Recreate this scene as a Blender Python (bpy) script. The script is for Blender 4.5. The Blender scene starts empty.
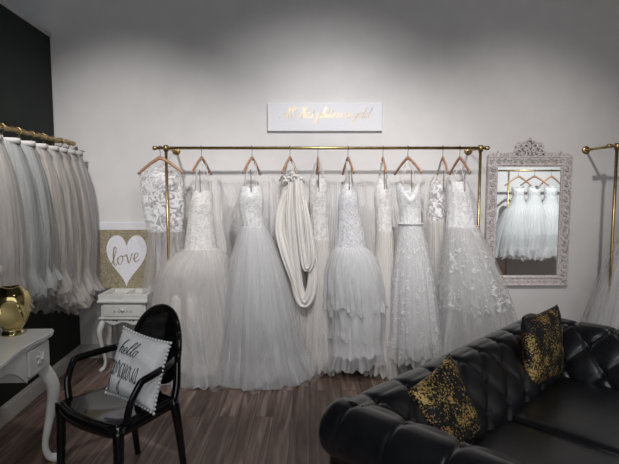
import bpy, bmesh, math, random
from mathutils import Vector, Matrix, noise
PI = math.pi
C = bpy.context.scene.collection
random.seed(7)
sin, cos = math.sin, math.cos

# ------------------------------------------------------------------ camera
CAM = Vector((0, -4.46, 1.55)); PITCH = math.radians(4.78); F = 490.0
cd = bpy.data.cameras.new('camera'); cam = bpy.data.objects.new('camera', cd); C.objects.link(cam)
cam.location = CAM; cam.rotation_euler = (PI/2 - PITCH, 0, 0)
cd.sensor_width = 36; cd.lens = F/619*36; cd.clip_start = .05
bpy.context.scene.camera = cam

def ray(px, py):
    x = (px-309.5)/F; y = -(py-232)/F
    return Vector((x, cos(PITCH)+y*sin(PITCH), -sin(PITCH)+y*cos(PITCH)))
def onY(px, py, Y):
    d = ray(px, py); t = (Y-CAM.y)/d.y
    return CAM + d*t
def onZ(px, py, z):
    d = ray(px, py); t = (z-CAM.z)/d.z
    return CAM + d*t

# ------------------------------------------------------------------ helpers
def obj(name, bm, mat, parent=None, smooth=True, sub=0, solid=0, bevel=0):
    me = bpy.data.meshes.new(name)
    bm.normal_update(); bm.to_mesh(me); bm.free()
    o = bpy.data.objects.new(name, me); C.objects.link(o)
    if isinstance(mat, (list, tuple)):
        for m in mat: me.materials.append(m)
    else: me.materials.append(mat)
    for p in me.polygons: p.use_smooth = smooth
    if parent: o.parent = parent
    if bevel:
        m = o.modifiers.new('b', 'BEVEL'); m.width = bevel; m.segments = 2; m.limit_method = 'ANGLE'
    if solid:
        m = o.modifiers.new('s', 'SOLIDIFY'); m.thickness = solid; m.offset = 0
    if sub:
        m = o.modifiers.new('u', 'SUBSURF'); m.levels = sub; m.render_levels = sub
    return o
def tag(o, label, cat, group=None):
    o['label'] = label; o['category'] = cat
    if group: o['group'] = group
    return o
def thing(name, label, cat, loc=(0, 0, 0), rz=0, group=None):
    o = bpy.data.objects.new(name, None); C.objects.link(o)
    o.location = loc; o.rotation_euler = (0, 0, rz); o.empty_display_size = .1
    return tag(o, label, cat, group)
def struct(name, bm, mat, parent=None, **k):
    o = obj(name, bm, mat, parent, smooth=False, **k)
    if not parent: o['kind'] = 'structure'
    return o
def dup(root, loc, rz, label, scale=None):
    def cp(o, par):
        c = o.copy(); C.objects.link(c)
        if par: c.parent = par
        for ch in [x for x in C.objects if x.parent == o and x != c]: cp(ch, c)
        return c
    r = cp(root, None); r.location = loc; r.rotation_euler = (0, 0, rz); r['label'] = label
    if scale: r.scale = scale
    return r
def BM(): return bmesh.new()
def box(bm, lo, hi, M=None, mi=0):
    r = bmesh.ops.create_cube(bm, size=1)
    lo = Vector(lo); hi = Vector(hi)
    for v in r['verts']:
        v.co = Vector((v.co.x*(hi.x-lo.x), v.co.y*(hi.y-lo.y), v.co.z*(hi.z-lo.z))) + (lo+hi)/2
        if M: v.co = M @ v.co
    fs = {f for v in r['verts'] for f in v.link_faces}
    for f in fs: f.material_index = mi
    return bm
def tube(bm, pts, rad, n=10, cap=True, sq=None):
    pts = [Vector(p) for p in pts]
    if not isinstance(rad, list): rad = [rad]*len(pts)
    rings = []; up = None
    for i, p in enumerate(pts):
        t = (pts[min(i+1, len(pts)-1)] - pts[max(i-1, 0)])
        if t.length < 1e-9: t = Vector((0, 0, 1))
        t.normalize()
        if up is None:
            up = Vector((0, 0, 1)) if abs(t.z) < .9 else Vector((0, 1, 0))
        a = t.cross(up)
        if a.length < 1e-6: a = t.orthogonal()
        a.normalize(); b = a.cross(t).normalized(); up = b
        r = rad[i]; ring = []
        for k in range(n):
            q = 2*PI*k/n; ca, sa = cos(q), sin(q)
            if sq:
                m = max(abs(ca), abs(sa))**sq; ca, sa = ca/m, sa/m
            if isinstance(r, (list, tuple)): v = p + a*ca*r[0] + b*sa*r[1]
            else: v = p + a*ca*r + b*sa*r
            ring.append(bm.verts.new(v))
        rings.append(ring)
    for i in range(len(rings)-1):
        for k in range(n):
            bm.faces.new((rings[i][k], rings[i][(k+1) % n], rings[i+1][(k+1) % n], rings[i+1][k]))
    if cap:
        bm.faces.new(rings[0][::-1]); bm.faces.new(rings[-1])
    return bm
def spline(pts, n=8):
    pts = [Vector(p) for p in pts]; out = []
    P = [pts[0]*2-pts[1]] + pts + [pts[-1]*2-pts[-2]]
    for i in range(1, len(P)-2):
        for k in range(n):
            t = k/n; a, b, c, d = P[i-1], P[i], P[i+1], P[i+2]
            out.append(.5*((2*b)+(c-a)*t+(2*a-5*b+4*c-d)*t*t+(3*b-a-3*c+d)*t**3))
    out.append(pts[-1].copy()); return out
def interp(rows, t):
    for i in range(len(rows)-1):
        if t <= rows[i+1][0] or i == len(rows)-2:
            a, b = rows[i], rows[i+1]
            f = 0 if b[0] == a[0] else (t-a[0])/(b[0]-a[0]); f = max(0, min(1, f))
            return [a[k]+(b[k]-a[k])*f for k in range(1, len(a))]
def smooth_rows(rows, n=6):
    return [tuple(v) for v in _cr([list(r) for r in rows], n)]
def _cr(P, n):
    P = [[2*a-b for a, b in zip(P[0], P[1])]] + P + [[2*a-b for a, b in zip(P[-1], P[-2])]]
    out = []
    for i in range(1, len(P)-2):
        for k in range(n):
            t = k/n
            out.append([.5*((2*b)+(c-a)*t+(2*a-5*b+4*c-d)*t*t+(3*b-a-3*c+d)*t**3) for a, b, c, d in zip(P[i-1], P[i], P[i+1], P[i+2])])
    out.append(P[-2]); return out
def grid(bm, fn, nu, nv, closeu=False, closev=False, uv=True):
    V = [[bm.verts.new(fn(i/(nu if closeu else nu-1), j/(nv if closev else nv-1))) for j in range(nv)] for i in range(nu)]
    L = bm.loops.layers.uv.verify()
    for i in range(nu if closeu else nu-1):
        for j in range(nv if closev else nv-1):
            i2 = (i+1) % nu; j2 = (j+1) % nv
            f = bm.faces.new((V[i][j], V[i2][j], V[i2][j2], V[i][j2]))
            du = nu if closeu else nu-1; dv = nv if closev else nv-1
            for lp, c in zip(f.loops, ((i/du, j/dv), ((i+1)/du, j/dv), ((i+1)/du, (j+1)/dv), (i/du, (j+1)/dv))): lp[L].uv = c
    return V
def lathe(bm, prof, n=24, M=None):
    def f(a, b):
        i = b*(len(prof)-1); k = min(int(i), len(prof)-2); t = i-k
        r = prof[k][0]*(1-t)+prof[k+1][0]*t; z = prof[k][1]*(1-t)+prof[k+1][1]*t
        v = Vector((r*cos(2*PI*a), r*sin(2*PI*a), z))
        return M @ v if M else v
    grid(bm, f, n, len(prof), closeu=True); return bm
def prism(bm, pts2, to3, d):
    """outline pts2 placed by to3(x,y,depth) and given thickness d"""
    a = [bm.verts.new(to3(x, y, 0)) for x, y in pts2]; b = [bm.verts.new(to3(x, y, d)) for x, y in pts2]
    bm.faces.new(a[::-1]); bm.faces.new(b); n = len(a)
    for i in range(n): bm.faces.new((a[i], a[(i+1) % n], b[(i+1) % n], b[i]))
    return bm

# ------------------------------------------------------------------ materials
def mat(name, col, rough=.6, metal=0, spec=.5, **k):
    m = bpy.data.materials.new(name); m.use_nodes = True
    b = m.node_tree.nodes['Principled BSDF']
    b.inputs['Base Color'].default_value = (*col, 1); b.inputs['Roughness'].default_value = rough
    b.inputs['Metallic'].default_value = metal; b.inputs['Specular IOR Level'].default_value = spec
    for a, v in k.items(): b.inputs[a.replace('_', ' ')].default_value = v
    return m
def N(m, t, **k):
    n = m.node_tree.nodes.new(t)
    for a, v in k.items(): setattr(n, a, v)
    return n
def lk(m, a, b): m.node_tree.links.new(a, b)
def noise_col(m, c1, c2, scale, coord='Object', sc=(1, 1, 1), bump=0, detail=4, lo=.35, hi=.65, dist=.01):
    tc = N(m, 'ShaderNodeTexCoord'); mp = N(m, 'ShaderNodeMapping'); mp.inputs['Scale'].default_value = sc
    no = N(m, 'ShaderNodeTexNoise'); no.inputs['Scale'].default_value = scale; no.inputs['Detail'].default_value = detail
    cr = N(m, 'ShaderNodeValToRGB'); cr.color_ramp.elements[0].position = lo; cr.color_ramp.elements[1].position = hi
    cr.color_ramp.elements[0].color = (*c1, 1); cr.color_ramp.elements[1].color = (*c2, 1)
    lk(m, tc.outputs[coord], mp.inputs['Vector']); lk(m, mp.outputs[0], no.inputs['Vector']); lk(m, no.outputs[0], cr.inputs[0])
    b = m.node_tree.nodes['Principled BSDF']; lk(m, cr.outputs[0], b.inputs['Base Color'])
    if bump:
        bp = N(m, 'ShaderNodeBump'); bp.inputs['Strength'].default_value = bump; bp.inputs['Distance'].default_value = dist
        lk(m, no.outputs[0], bp.inputs['Height']); lk(m, bp.outputs[0], b.inputs['Normal'])
    return m
M = {}
M['wall'] = noise_col(mat('wall_paint', (.75, .73, .71), .75, spec=.2), (.70, .685, .68), (.73, .715, .71), 6, bump=.06)
M['dark'] = noise_col(mat('dark_green_paint', (.01, .016, .014), .6, spec=.25), (.007, .012, .0105), (.011, .017, .015), 5)
M['ceil'] = noise_col(mat('ceiling_paint', (.12, .12, .12), .8), (.10, .10, .10), (.14, .14, .135), 3)
M['trim'] = noise_col(mat('trim_paint', (.5, .5, .48), .45), (.46, .46, .445), (.52, .52, .50), 5)
M['gold'] = noise_col(mat('brushed_brass', (.5, .33, .1), .35, 1), (.36, .26, .11), (.50, .38, .18), 30, bump=.1)
M['gold2'] = noise_col(mat('aged_brass', (.4, .3, .15), .4, 1), (.33, .24, .10), (.52, .40, .2), 40, bump=.2)
M['vase'] = noise_col(mat('polished_gold', (.6, .45, .15), .1, 1), (.50, .40, .17), (.56, .46, .22), 4)
M['wood'] = noise_col(mat('hanger_wood', (.42, .23, .14), .45), (.34, .18, .11), (.52, .31, .20), 12, sc=(1, 1, 8))
M['steel'] = noise_col(mat('hook_metal', (.1, .08, .07), .35, 1), (.08, .06, .05), (.14, .11, .1), 20)
M['white'] = noise_col(mat('white_lacquer', (.7, .7, .68), .35), (.64, .64, .62), (.72, .72, .70), 9, bump=.05)
M['shabby'] = noise_col(mat('distressed_white', (.6, .55, .53), .6), (.50, .45, .44), (.72, .675, .67), 45, bump=.5, dist=.004)
M['canvas'] = noise_col(mat('white_canvas', (.78, .77, .80), .6), (.74, .74, .78), (.78, .78, .82), 60, bump=.05)
M['foil'] = noise_col(mat('gold_foil', (.75, .55, .25), .3, .9), (.46, .31, .15), (.70, .54, .30), 30)
M['ink'] = noise_col(mat('dark_ink', (.04, .04, .035), .5), (.03, .03, .03), (.05, .05, .045), 30)
M['acryl'] = noise_col(mat('black_polycarbonate', (.004, .004, .005), .08, spec=.5), (.003, .003, .004), (.006, .006, .007), 5)
M['leather'] = noise_col(mat('black_leather', (.012, .012, .014), .31, spec=.5), (.009, .009, .011), (.016, .016, .019), 12)
M['button'] = noise_col(mat('leather_button', (.01, .01, .012), .3), (.008, .008, .01), (.014, .014, .016), 20)
M['pillow'] = noise_col(mat('white_cotton', (.72, .73, .74), .85), (.68, .69, .70), (.76, .77, .78), 80, bump=.3)
M['heart'] = noise_col(mat('heart_white', (.78, .77, .82), .6), (.74, .73, .79), (.80, .79, .84), 30)
M['mirror'] = mat('mirror_glass', (.82, .84, .84), .015, 1)
M['satin'] = noise_col(mat('ivory_satin', (.76, .70, .64), .2, spec=.7, Sheen_Weight=.4), (.80, .76, .72), (.86, .82, .78), 5, bump=.1)
M['pipe'] = noise_col(mat('ivory_ribbon', (.7, .67, .64), .6), (.64, .61, .58), (.74, .71, .68), 30)
M['grey'] = noise_col(mat('grey_upholstery', (.2, .18, .17), .8), (.17, .155, .145), (.22, .205, .19), 60, bump=.2)
M['ribbon'] = noise_col(mat('brown_ribbon', (.2, .15, .13), .6), (.16, .12, .10), (.24, .18, .15), 30)
M['bulb'] = mat('crystal', (.8, .8, .8), .1, spec=.9)

def glitter():
    m = mat('gold_glitter', (.35, .28, .15), .4, .3)
    tc = N(m, 'ShaderNodeTexCoord'); vo = N(m, 'ShaderNodeTexVoronoi'); vo.inputs['Scale'].default_value = 240
    cr = N(m, 'ShaderNodeValToRGB'); cr.color_ramp.elements[0].color = (.16, .135, .07, 1); cr.color_ramp.elements[1].color = (.62, .55, .40, 1)
    cr.color_ramp.elements[0].position = .2; cr.color_ramp.elements[1].position = .85
    b = m.node_tree.nodes['Principled BSDF']
    lk(m, tc.outputs['Object'], vo.inputs['Vector']); lk(m, vo.outputs['Color'], cr.inputs[0]); lk(m, cr.outputs[0], b.inputs['Base Color'])
    return m
M['glitter'] = glitter()
def fleck():
    m = mat('gold_fleck_velvet', (.01, .01, .01), .6)
    tc = N(m, 'ShaderNodeTexCoord')
    n1 = N(m, 'ShaderNodeTexNoise'); n1.inputs['Scale'].default_value = 105; n1.inputs['Detail'].default_value = 6; n1.inputs['Roughness'].default_value = .65
    n2 = N(m, 'ShaderNodeTexNoise'); n2.inputs['Scale'].default_value = 13
    ad = N(m, 'ShaderNodeMath', operation='MULTIPLY_ADD'); ad.inputs[1].default_value = .5
    cr = N(m, 'ShaderNodeValToRGB'); cr.color_ramp.elements[0].position = .80; cr.color_ramp.elements[1].position = .82
    mx = N(m, 'ShaderNodeMixRGB'); mx.inputs[1].default_value = (.006, .006, .006, 1); mx.inputs[2].default_value = (.72, .50, .17, 1)
    b = m.node_tree.nodes['Principled BSDF']
    for n in (n1, n2): lk(m, tc.outputs['Object'], n.inputs['Vector'])
    lk(m, n2.outputs[0], ad.inputs[0]); lk(m, n1.outputs[0], ad.inputs[2]); lk(m, ad.outputs[0], cr.inputs[0])
    lk(m, cr.outputs[0], mx.inputs[0]); lk(m, mx.outputs[0], b.inputs['Base Color'])
    mm = N(m, 'ShaderNodeMath', operation='MULTIPLY'); mm.inputs[1].default_value = .55
    lk(m, cr.outputs[0], mm.inputs[0]); lk(m, mm.outputs[0], b.inputs['Metallic'])
    return m
M['fleck'] = fleck()
def tulle(name, col, lo, hi, su=60, sv=2.5, trans=.3):
    m = bpy.data.materials.new(name); m.use_nodes = True; nt = m.node_tree
    nt.nodes.remove(nt.nodes['Principled BSDF']); out = nt.nodes['Material Output']
    tc = N(m, 'ShaderNodeTexCoord'); mp = N(m, 'ShaderNodeMapping'); mp.inputs['Scale'].default_value = (su, sv, 1)
    no = N(m, 'ShaderNodeTexNoise'); no.inputs['Scale'].default_value = 1; no.inputs['Detail'].default_value = 3
    mr = N(m, 'ShaderNodeMapRange'); mr.inputs[1].default_value = .35; mr.inputs[2].default_value = .68
    mr.inputs[3].default_value = lo; mr.inputs[4].default_value = hi
    df = N(m, 'ShaderNodeBsdfDiffuse'); tr = N(m, 'ShaderNodeBsdfTranslucent'); tp = N(m, 'ShaderNodeBsdfTransparent')
    df.inputs[0].default_value = (*col, 1); tr.inputs[0].default_value = (*col, 1)
    m1 = N(m, 'ShaderNodeMixShader'); m1.inputs[0].default_value = trans; m2 = N(m, 'ShaderNodeMixShader')
    lk(m, tc.outputs['UV'], mp.inputs['Vector']); lk(m, mp.outputs[0], no.inputs['Vector']); lk(m, no.outputs[0], mr.inputs[0])
    lk(m, df.outputs[0], m1.inputs[1]); lk(m, tr.outputs[0], m1.inputs[2])
    lk(m, tp.outputs[0], m2.inputs[1]); lk(m, m1.outputs[0], m2.inputs[2]); lk(m, mr.outputs[0], m2.inputs[0])
    lk(m, m2.outputs[0], out.inputs['Surface'])
    return m
M['tulle'] = tulle('white_tulle', (.86, .855, .86), .35, .85)
M['tulle_c'] = tulle('cool_tulle', (.855, .858, .868), .35, .85)
M['tulle_w'] = tulle('ivory_tulle', (.86, .83, .80), .35, .85)
M['sheer'] = tulle('sheer_tulle', (.74, .73, .73), .06, .4, 40, 2)
M['sk_a'] = tulle('skirt_tulle_ivory', (.72, .69, .66), .3, .75, 26)
M['sk_b'] = tulle('skirt_tulle_white', (.73, .72, .73), .3, .75, 26)
M['sk_c'] = tulle('skirt_tulle_blue_grey', (.58, .60, .60), .35, .8, 26)
M['sk_d'] = tulle('skirt_tulle_beige', (.68, .64, .60), .3, .75, 26)
M['lining'] = noise_col(mat('lining_satin', (.84, .83, .83), .6), (.82, .81, .82), (.86, .85, .86), 8)
M['lining_w'] = noise_col(mat('lining_ivory', (.82, .79, .75), .6), (.80, .77, .73), (.84, .81, .77), 8)
M['lining_g'] = noise_col(mat('lining_grey', (.6, .59, .57), .7), (.56, .55, .53), (.62, .61, .6), 8)
def lace(name, col, alo, ahi, scale=32, thr=.5, beads=False, shade=.8):
    m = mat(name, col, .6, spec=.4); b = m.node_tree.nodes['Principled BSDF']
    tc = N(m, 'ShaderNodeTexCoord')
    no = N(m, 'ShaderNodeTexNoise'); no.inputs['Scale'].default_value = scale; no.inputs['Detail'].default_value = 5; no.inputs['Distortion'].default_value = 1.5
    vo = N(m, 'ShaderNodeTexVoronoi'); vo.inputs['Scale'].default_value = scale*(3 if beads else 2)
    mr = N(m, 'ShaderNodeMapRange'); mr.inputs[1].default_value = thr-.05; mr.inputs[2].default_value = thr+.05
    mr.inputs[3].default_value = alo; mr.inputs[4].default_value = ahi
    lk(m, tc.outputs['Object'], no.inputs['Vector']); lk(m, tc.outputs['Object'], vo.inputs['Vector'])
    lk(m, no.outputs[0], mr.inputs[0]); lk(m, mr.outputs[0], b.inputs['Alpha'])
    cr = N(m, 'ShaderNodeValToRGB'); cr.color_ramp.elements[0].color = (*[c*shade*.85 for c in col], 1); cr.color_ramp.elements[1].color = (*col, 1)
    cr.color_ramp.elements[0].position = .4; cr.color_ramp.elements[1].position = .55
    ad = N(m, 'ShaderNodeMath', operation='ADD'); lk(m, no.outputs[0], ad.inputs[0])
    ml = N(m, 'ShaderNodeMath', operation='MULTIPLY'); ml.inputs[1].default_value = .4; lk(m, vo.outputs['Distance'], ml.inputs[0]); lk(m, ml.outputs[0], ad.inputs[1])
    lk(m, no.outputs[0], cr.inputs[0]); lk(m, cr.outputs[0], b.inputs['Base Color'])
    bp = N(m, 'ShaderNodeBump'); bp.inputs['Strength'].default_value = .6; bp.inputs['Distance'].default_value = .006
    lk(m, ad.outputs[0], bp.inputs['Height']); lk(m, bp.outputs[0], b.inputs['Normal'])
    return m
M['lace'] = lace('bodice_lace', (.88, .875, .88), .93, 1, 34, shade=.95)
M['lace_w'] = lace('ivory_lace', (.88, .86, .835), .93, 1, 34, shade=.94)
M['bead'] = lace('beaded_bodice', (.84, .84, .86), .95, 1, 60, .5, True, .82)
M['applique'] = lace('open_lace_applique', (.86, .85, .87), .15, 1, 16, .5, shade=.9)
M['over'] = lace('skirt_lace_overlay', (.87, .865, .865), .03, .75, 22, .56, shade=.97)

# floor: wood planks along Y
def floor_mat():
    m = mat('wood_planks', (.1, .07, .06), .42, spec=.4); b = m.node_tree.nodes['Principled BSDF']
    tc = N(m, 'ShaderNodeTexCoord'); rot = N(m, 'ShaderNodeMapping'); rot.inputs['Rotation'].default_value = (0, 0, PI/2)
    br = N(m, 'ShaderNodeTexBrick'); br.offset = .37; br.inputs['Scale'].default_value = 1
    br.inputs['Brick Width'].default_value = 1.2; br.inputs['Row Height'].default_value = .125; br.inputs['Mortar Size'].default_value = .0016
    br.inputs['Color1'].default_value = (.0, .0, .0, 1); br.inputs['Color2'].default_value = (1, 1, 1, 1); br.inputs['Mortar'].default_value = (.3, .3, .3, 1)
    lk(m, tc.outputs['Object'], rot.inputs[0]); lk(m, rot.outputs[0], br.inputs['Vector'])
    # grain
    mp = N(m, 'ShaderNodeMapping'); mp.inputs['Scale'].default_value = (26, 1.6, 1)
    add = N(m, 'ShaderNodeVectorMath', operation='ADD'); lk(m, tc.outputs['Object'], add.inputs[0])
    sc = N(m, 'ShaderNodeVectorMath', operation='SCALE'); sc.inputs['Scale'].default_value = 7; lk(m, br.outputs['Color'], sc.inputs[0]); lk(m, sc.outputs[0], add.inputs[1])
    lk(m, add.outputs[0], mp.inputs[0])
    no = N(m, 'ShaderNodeTexNoise'); no.inputs['Scale'].default_value = 1; no.inputs['Detail'].default_value = 6; no.inputs['Distortion'].default_value = .8
    lk(m, mp.outputs[0], no.inputs['Vector'])
    cr = N(m, 'ShaderNodeValToRGB'); e = cr.color_ramp.elements
    e[0].position = .3; e[0].color = (.085, .052, .038, 1); e[1].position = .72; e[1].color = (.38, .275, .23, 1)
    x = cr.color_ramp.elements.new(.52); x.color = (.20, .135, .108, 1)
    lk(m, no.outputs[0], cr.inputs[0])
    hs = N(m, 'ShaderNodeHueSaturation'); mr = N(m, 'ShaderNodeMapRange'); mr.inputs[3].default_value = .65; mr.inputs[4].default_value = 1.3
    lk(m, br.outputs['Color'], mr.inputs[0]); lk(m, mr.outputs[0], hs.inputs['Value']); lk(m, cr.outputs[0], hs.inputs['Color'])
    mx = N(m, 'ShaderNodeMixRGB'); mx.inputs[2].default_value = (.03, .02, .017, 1); lk(m, br.outputs['Fac'], mx.inputs[0]); lk(m, hs.outputs[0], mx.inputs[1])
    lk(m, mx.outputs[0], b.inputs['Base Color'])
    bp = N(m, 'ShaderNodeBump'); bp.inputs['Strength'].default_value = .15; bp.inputs['Distance'].default_value = .003
    lk(m, no.outputs[0], bp.inputs['Height']); lk(m, bp.outputs[0], b.inputs['Normal'])
    return m
M['floor'] = floor_mat()

# ------------------------------------------------------------------ room
struct('floor', box(BM(), (-5, -7.2, -.1), (4.8, .15, 0)), M['floor'])
struct('wall_back', box(BM(), (-5, 0, 0), (4.8, .15, 4.4)), M['wall'])
struct('ceiling', box(BM(), (-5, -7.2, 4.4), (4.8, .15, 4.5)), M['ceil'])
struct('wall_right', box(BM(), (4.7, -7.2, 0), (4.85, 0, 4.4)), M['wall'])
bm = BM(); box(bm, (-5, -7.35, 0), (-2.2, -7.2, 4.4)); box(bm, (3.2, -7.35, 0), (4.8, -7.2, 4.4)); box(bm, (-2.2, -7.35, 0), (3.2, -7.2, .4)); box(bm, (-2.2, -7.35, 2.9), (3.2, -7.2, 4.4))
struct('wall_front', bm, M['wall'])
struct('wall_partition', box(BM(), (2.35, -3.1, 0), (4.7, -2.98, 3)), M['wall'])
# left partition, slightly out of square with the back wall
ang = math.atan2(.0672, 1)
LM = Matrix.Translation((-2.13, 0, 0)) @ Matrix.Rotation(ang, 4, 'Z')     # local -Y runs towards the camera, +X into the room
bm = BM(); box(bm, (-.30, -5.2, 0), (-.16, .0, 2.9), LM); box(bm, (-.16, -5.2, 0), (0, -.002, .73), LM)
struct('wall_left', bm, M['dark'])
struct('trim_1', box(BM(), (-.31, -5.2, 2.9), (-.15, .0, 2.935), LM), M['trim'])
bm = BM(); box(bm, (0, -5.2, 0), (.016, -.0, .105), LM); box(bm, (0, -5.2, .105), (.010, -.0, .118), LM); box(bm, (0, -5.2, .118), (.006, -.0, .13), LM)
struct('baseboard_left', bm, M['trim'], bevel=.002)
bm = BM(); box(bm, (-2.13, -.016, 0), (4.7, 0, .105)); box(bm, (-2.13, -.010, .105), (4.7, 0, .118)); box(bm, (-2.13, -.006, .118), (4.7, 0, .13))
struct('baseboard_back', bm, M['trim'], bevel=.002)

# ------------------------------------------------------------------ script lettering
G = {
 'a': ([[(.8,.8),(.5,1),(.15,.8),(0,.4),(.2,0),(.5,.1),(.8,.5),(.85,1),(.8,.3),(1,0),(1.15,.2)]], 1.12),
 'l': ([[(-.05,.2),(.3,1),(.5,1.8),(.35,2.1),(.2,1.6),(.2,.4),(.35,0),(.6,.2)]], .6),
 't': ([[(0,.2),(.3,1),(.35,1.7),(.28,.4),(.45,0),(.65,.2)], [(.05,1.15),(.6,1.25)]], .62),
 'h': ([[(0,.2),(.3,1.2),(.45,2),(.3,2),(.2,1),(.15,0),(.3,.7),(.6,1),(.75,.7),(.7,.2),(.85,0),(1.02,.2)]], 1.02),
 'g': ([[(.8,.8),(.5,1),(.15,.8),(0,.4),(.2,.05),(.5,.1),(.8,.6),(.85,1),(.72,-.3),(.4,-1.1),(.1,-1),(.4,-.4),(1.1,.2)]], 1.1),
 'i': ([[(0,.2),(.25,1),(.2,.3),(.35,0),(.55,.2)], [(.3,1.4),(.36,1.5)]], .55),
 'e': ([[(0,.3),(.4,.5),(.6,.8),(.4,1),(.15,.7),(.15,.2),(.4,0),(.75,.25)]], .75),
 'r': ([[(0,.2),(.2,1),(.3,1.1),(.5,.85),(.65,.9),(.6,.3),(.75,0),(.92,.2)]], .9),
 's': ([[(0,.2),(.35,1.05),(.55,.5),(.4,0),(.1,.1),(.5,0),(.75,.2)]], .75),
 'o': ([[(.5,1),(.15,.8),(.05,.4),(.3,0),(.6,.3),(.65,.75),(.45,1),(.6,.85),(.9,.9)]], .88),
 'd': ([[(.8,.8),(.5,1),(.15,.8),(0,.4),(.2,.05),(.5,.1),(.8,.6),(1.0,2),(.85,.4),(1,0),(1.15,.2)]], 1.12),
 'v': ([[(0,.8),(.2,1),(.35,.5),(.45,0),(.7,.4),(.8,.9),(1,.9)]], .98),
 'u': ([[(0,.9),(.15,.3),(.35,0),(.65,.3),(.75,1),(.75,.3),(.9,0),(1.05,.2)]], 1.03),
 'A': ([[(-.3,.3),(-.1,.05),(.3,.2),(.9,1.2),(1.3,2.1),(1.25,.6),(1.35,0),(1.55,.2)], [(.3,.8),(1.5,.85)]], 1.55),
 'T': ([[(.0,1.6),(.3,2.05),(1.2,1.95),(1.9,2.15)], [(1.1,1.97),(1,1),(.7,.1),(.3,0),(.1,.3)]], 1.25),
 ' ': ([], .6)}
def write(bm, text, place, s, slant=.35, w=.1, sy=1, d=.002):
    x = 0
    for ch in text:
        st, adv = G[ch]
        for l in st:
            pts = spline([(p[0]+x+slant*p[1], p[1]*sy, 0) for p in l], 5)
            L, R, L2, R2 = [], [], [], []
            for i, p in enumerate(pts):
                t = (pts[min(i+1, len(pts)-1)]-pts[max(0, i-1)]).normalized()
                n = Vector((-t.y, t.x, 0)); ww = w*(.45+.75*abs(t.y)*(1 if t.y < 0 else .45))
                for lst, sg, dd in ((L, 1, d), (R, -1, d), (L2, 1, 0), (R2, -1, 0)):
                    q = (p+n*ww*sg*.5)*s; lst.append(bm.verts.new(place(q.x, q.y, dd)))
            for i in range(len(L)-1):
                for a, b in ((L, R), (L2, L), (R, R2)):
                    bm.faces.new((a[i], b[i], b[i+1], a[i+1]))
        x += adv
    return x*s
def width(text): return sum(G[c][1] for c in text)

# ------------------------------------------------------------------ sign on wall
a = onY(267.5, 103, -.03); b = onY(382, 131, -.03)
t = thing('wall_sign', 'wide white canvas sign with gold script lettering on the wall above the brass rack', 'sign', (0, 0, 0))
obj('canvas', box(BM(), (a.x, -.035, b.z), (b.x, 0, a.z)), M['canvas'], t, smooth=False, bevel=.003)
txt = 'All That glitters is gold'
x0 = onY(280, 118, -.035); x1 = onY(372, 118, -.035)
s = (x1.x-x0.x)/(width(txt)+.7)
bm = BM(); write(bm, txt, lambda x, y, d: Vector((x0.x+x, -.035-d, x0.z+y)), s, .5, .10, sy=1.15, d=.002)
o = obj('lettering', bm, M['foil'], t, smooth=False); o['label'] = 'gold script lettering'

# ------------------------------------------------------------------ hangers
HW = .205
def make_hanger(label):
    t = thing('clothes_hanger', label, 'hanger', group=None)
    for sg in (-1, 1):
        pts = spline([(0, 0, 0), (sg*.022, 0, -.006), (sg*.10, 0, -.052), (sg*HW, 0, -.130)], 5)
        n = len(pts)
        obj('arm', tube(BM(), pts, [(.009, .017-.006*i/n) for i in range(n)], 8), M['wood'], t)
    hp = spline([(0, 0, .01), (0, 0, .055), (.012, 0, .075), (.014, 0, .088), (.0, 0, .102), (-.016, 0, .094), (-.019, 0, .082)], 4)
    obj('hook', tube(BM(), hp, .0022, 6), M['steel'], t)
    return t
ROD_Y = -.32
rodz = onY(309, 148, ROD_Y).z
HZ = rodz - .083       # hanger apex under the rod
def rodX(px): return onY(px, 148, ROD_Y).x

# ------------------------------------------------------------------ brass racks
def rack(label, xl, xr, posts, flanges, ROD_Y=ROD_Y, rodz=rodz):
    t = thing('garment_rack', label, 'clothes rack', (xl, ROD_Y, 0))
    def L(x): return x-xl
    obj('rail', tube(BM(), [(L(xl), 0, rodz), (L(xr), 0, rodz)], .0125, 12), M['gold'], t)
    for x in (xl, xr):
        obj('end_cap', lathe(BM(), [(0, -.018), (.014, -.018), (.018, -.01), (.018, .01), (.014, .018), (0, .018)], 14, Matrix.Translation((L(x), 0, rodz)) @ Matrix.Rotation(PI/2, 4, 'Y')), M['gold'], t)
    for x in posts:
        bm = BM(); tube(bm, [(L(x), 0, 0.0), (L(x), 0, rodz)], .0125, 12)
        obj('post', bm, M['gold'], t)
        obj('joint', lathe(BM(), [(.0, -.03), (.02, -.03), (.022, 0), (.02, .022), (0, .022)], 14, Matrix.Translation((L(x), 0, rodz))), M['gold'], t)
        obj('foot', lathe(BM(), [(0, 0), (.045, 0), (.045, .006), (.018, .012), (.016, .03), (0, .03)], 16, Matrix.Translation((L(x), 0, 0))), M['gold'], t)
    for x in flanges:
        arm = obj('wall_arm', tube(BM(), [(L(x), 0, rodz), (L(x), -ROD_Y, rodz)], .0115, 10), M['gold'], t)
        obj('flange', lathe(BM(), [(0, -.012), (.03, -.012), (.037, -.004), (.037, 0), (0, 0)], 18, Matrix.Translation((L(x), -ROD_Y, rodz)) @ Matrix.Rotation(-PI/2, 4, 'X')), M['gold'], t)
    return t
rack('long wall-mounted brass pipe rack holding the bridal gowns', rodX(155), rodX(487), [rodX(166), rodX(480.5)], [rodX(166), rodX(480.5)])
rack('brass pipe rack cut off by the right edge, right of the ornate mirror', onY(609, 147, -.41).x, onY(609, 147, -.41).x+1.3, [onY(617, 147, -.41).x], [onY(614, 147, -.41).x], -.41, onY(614, 146, -.41).z)

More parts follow.
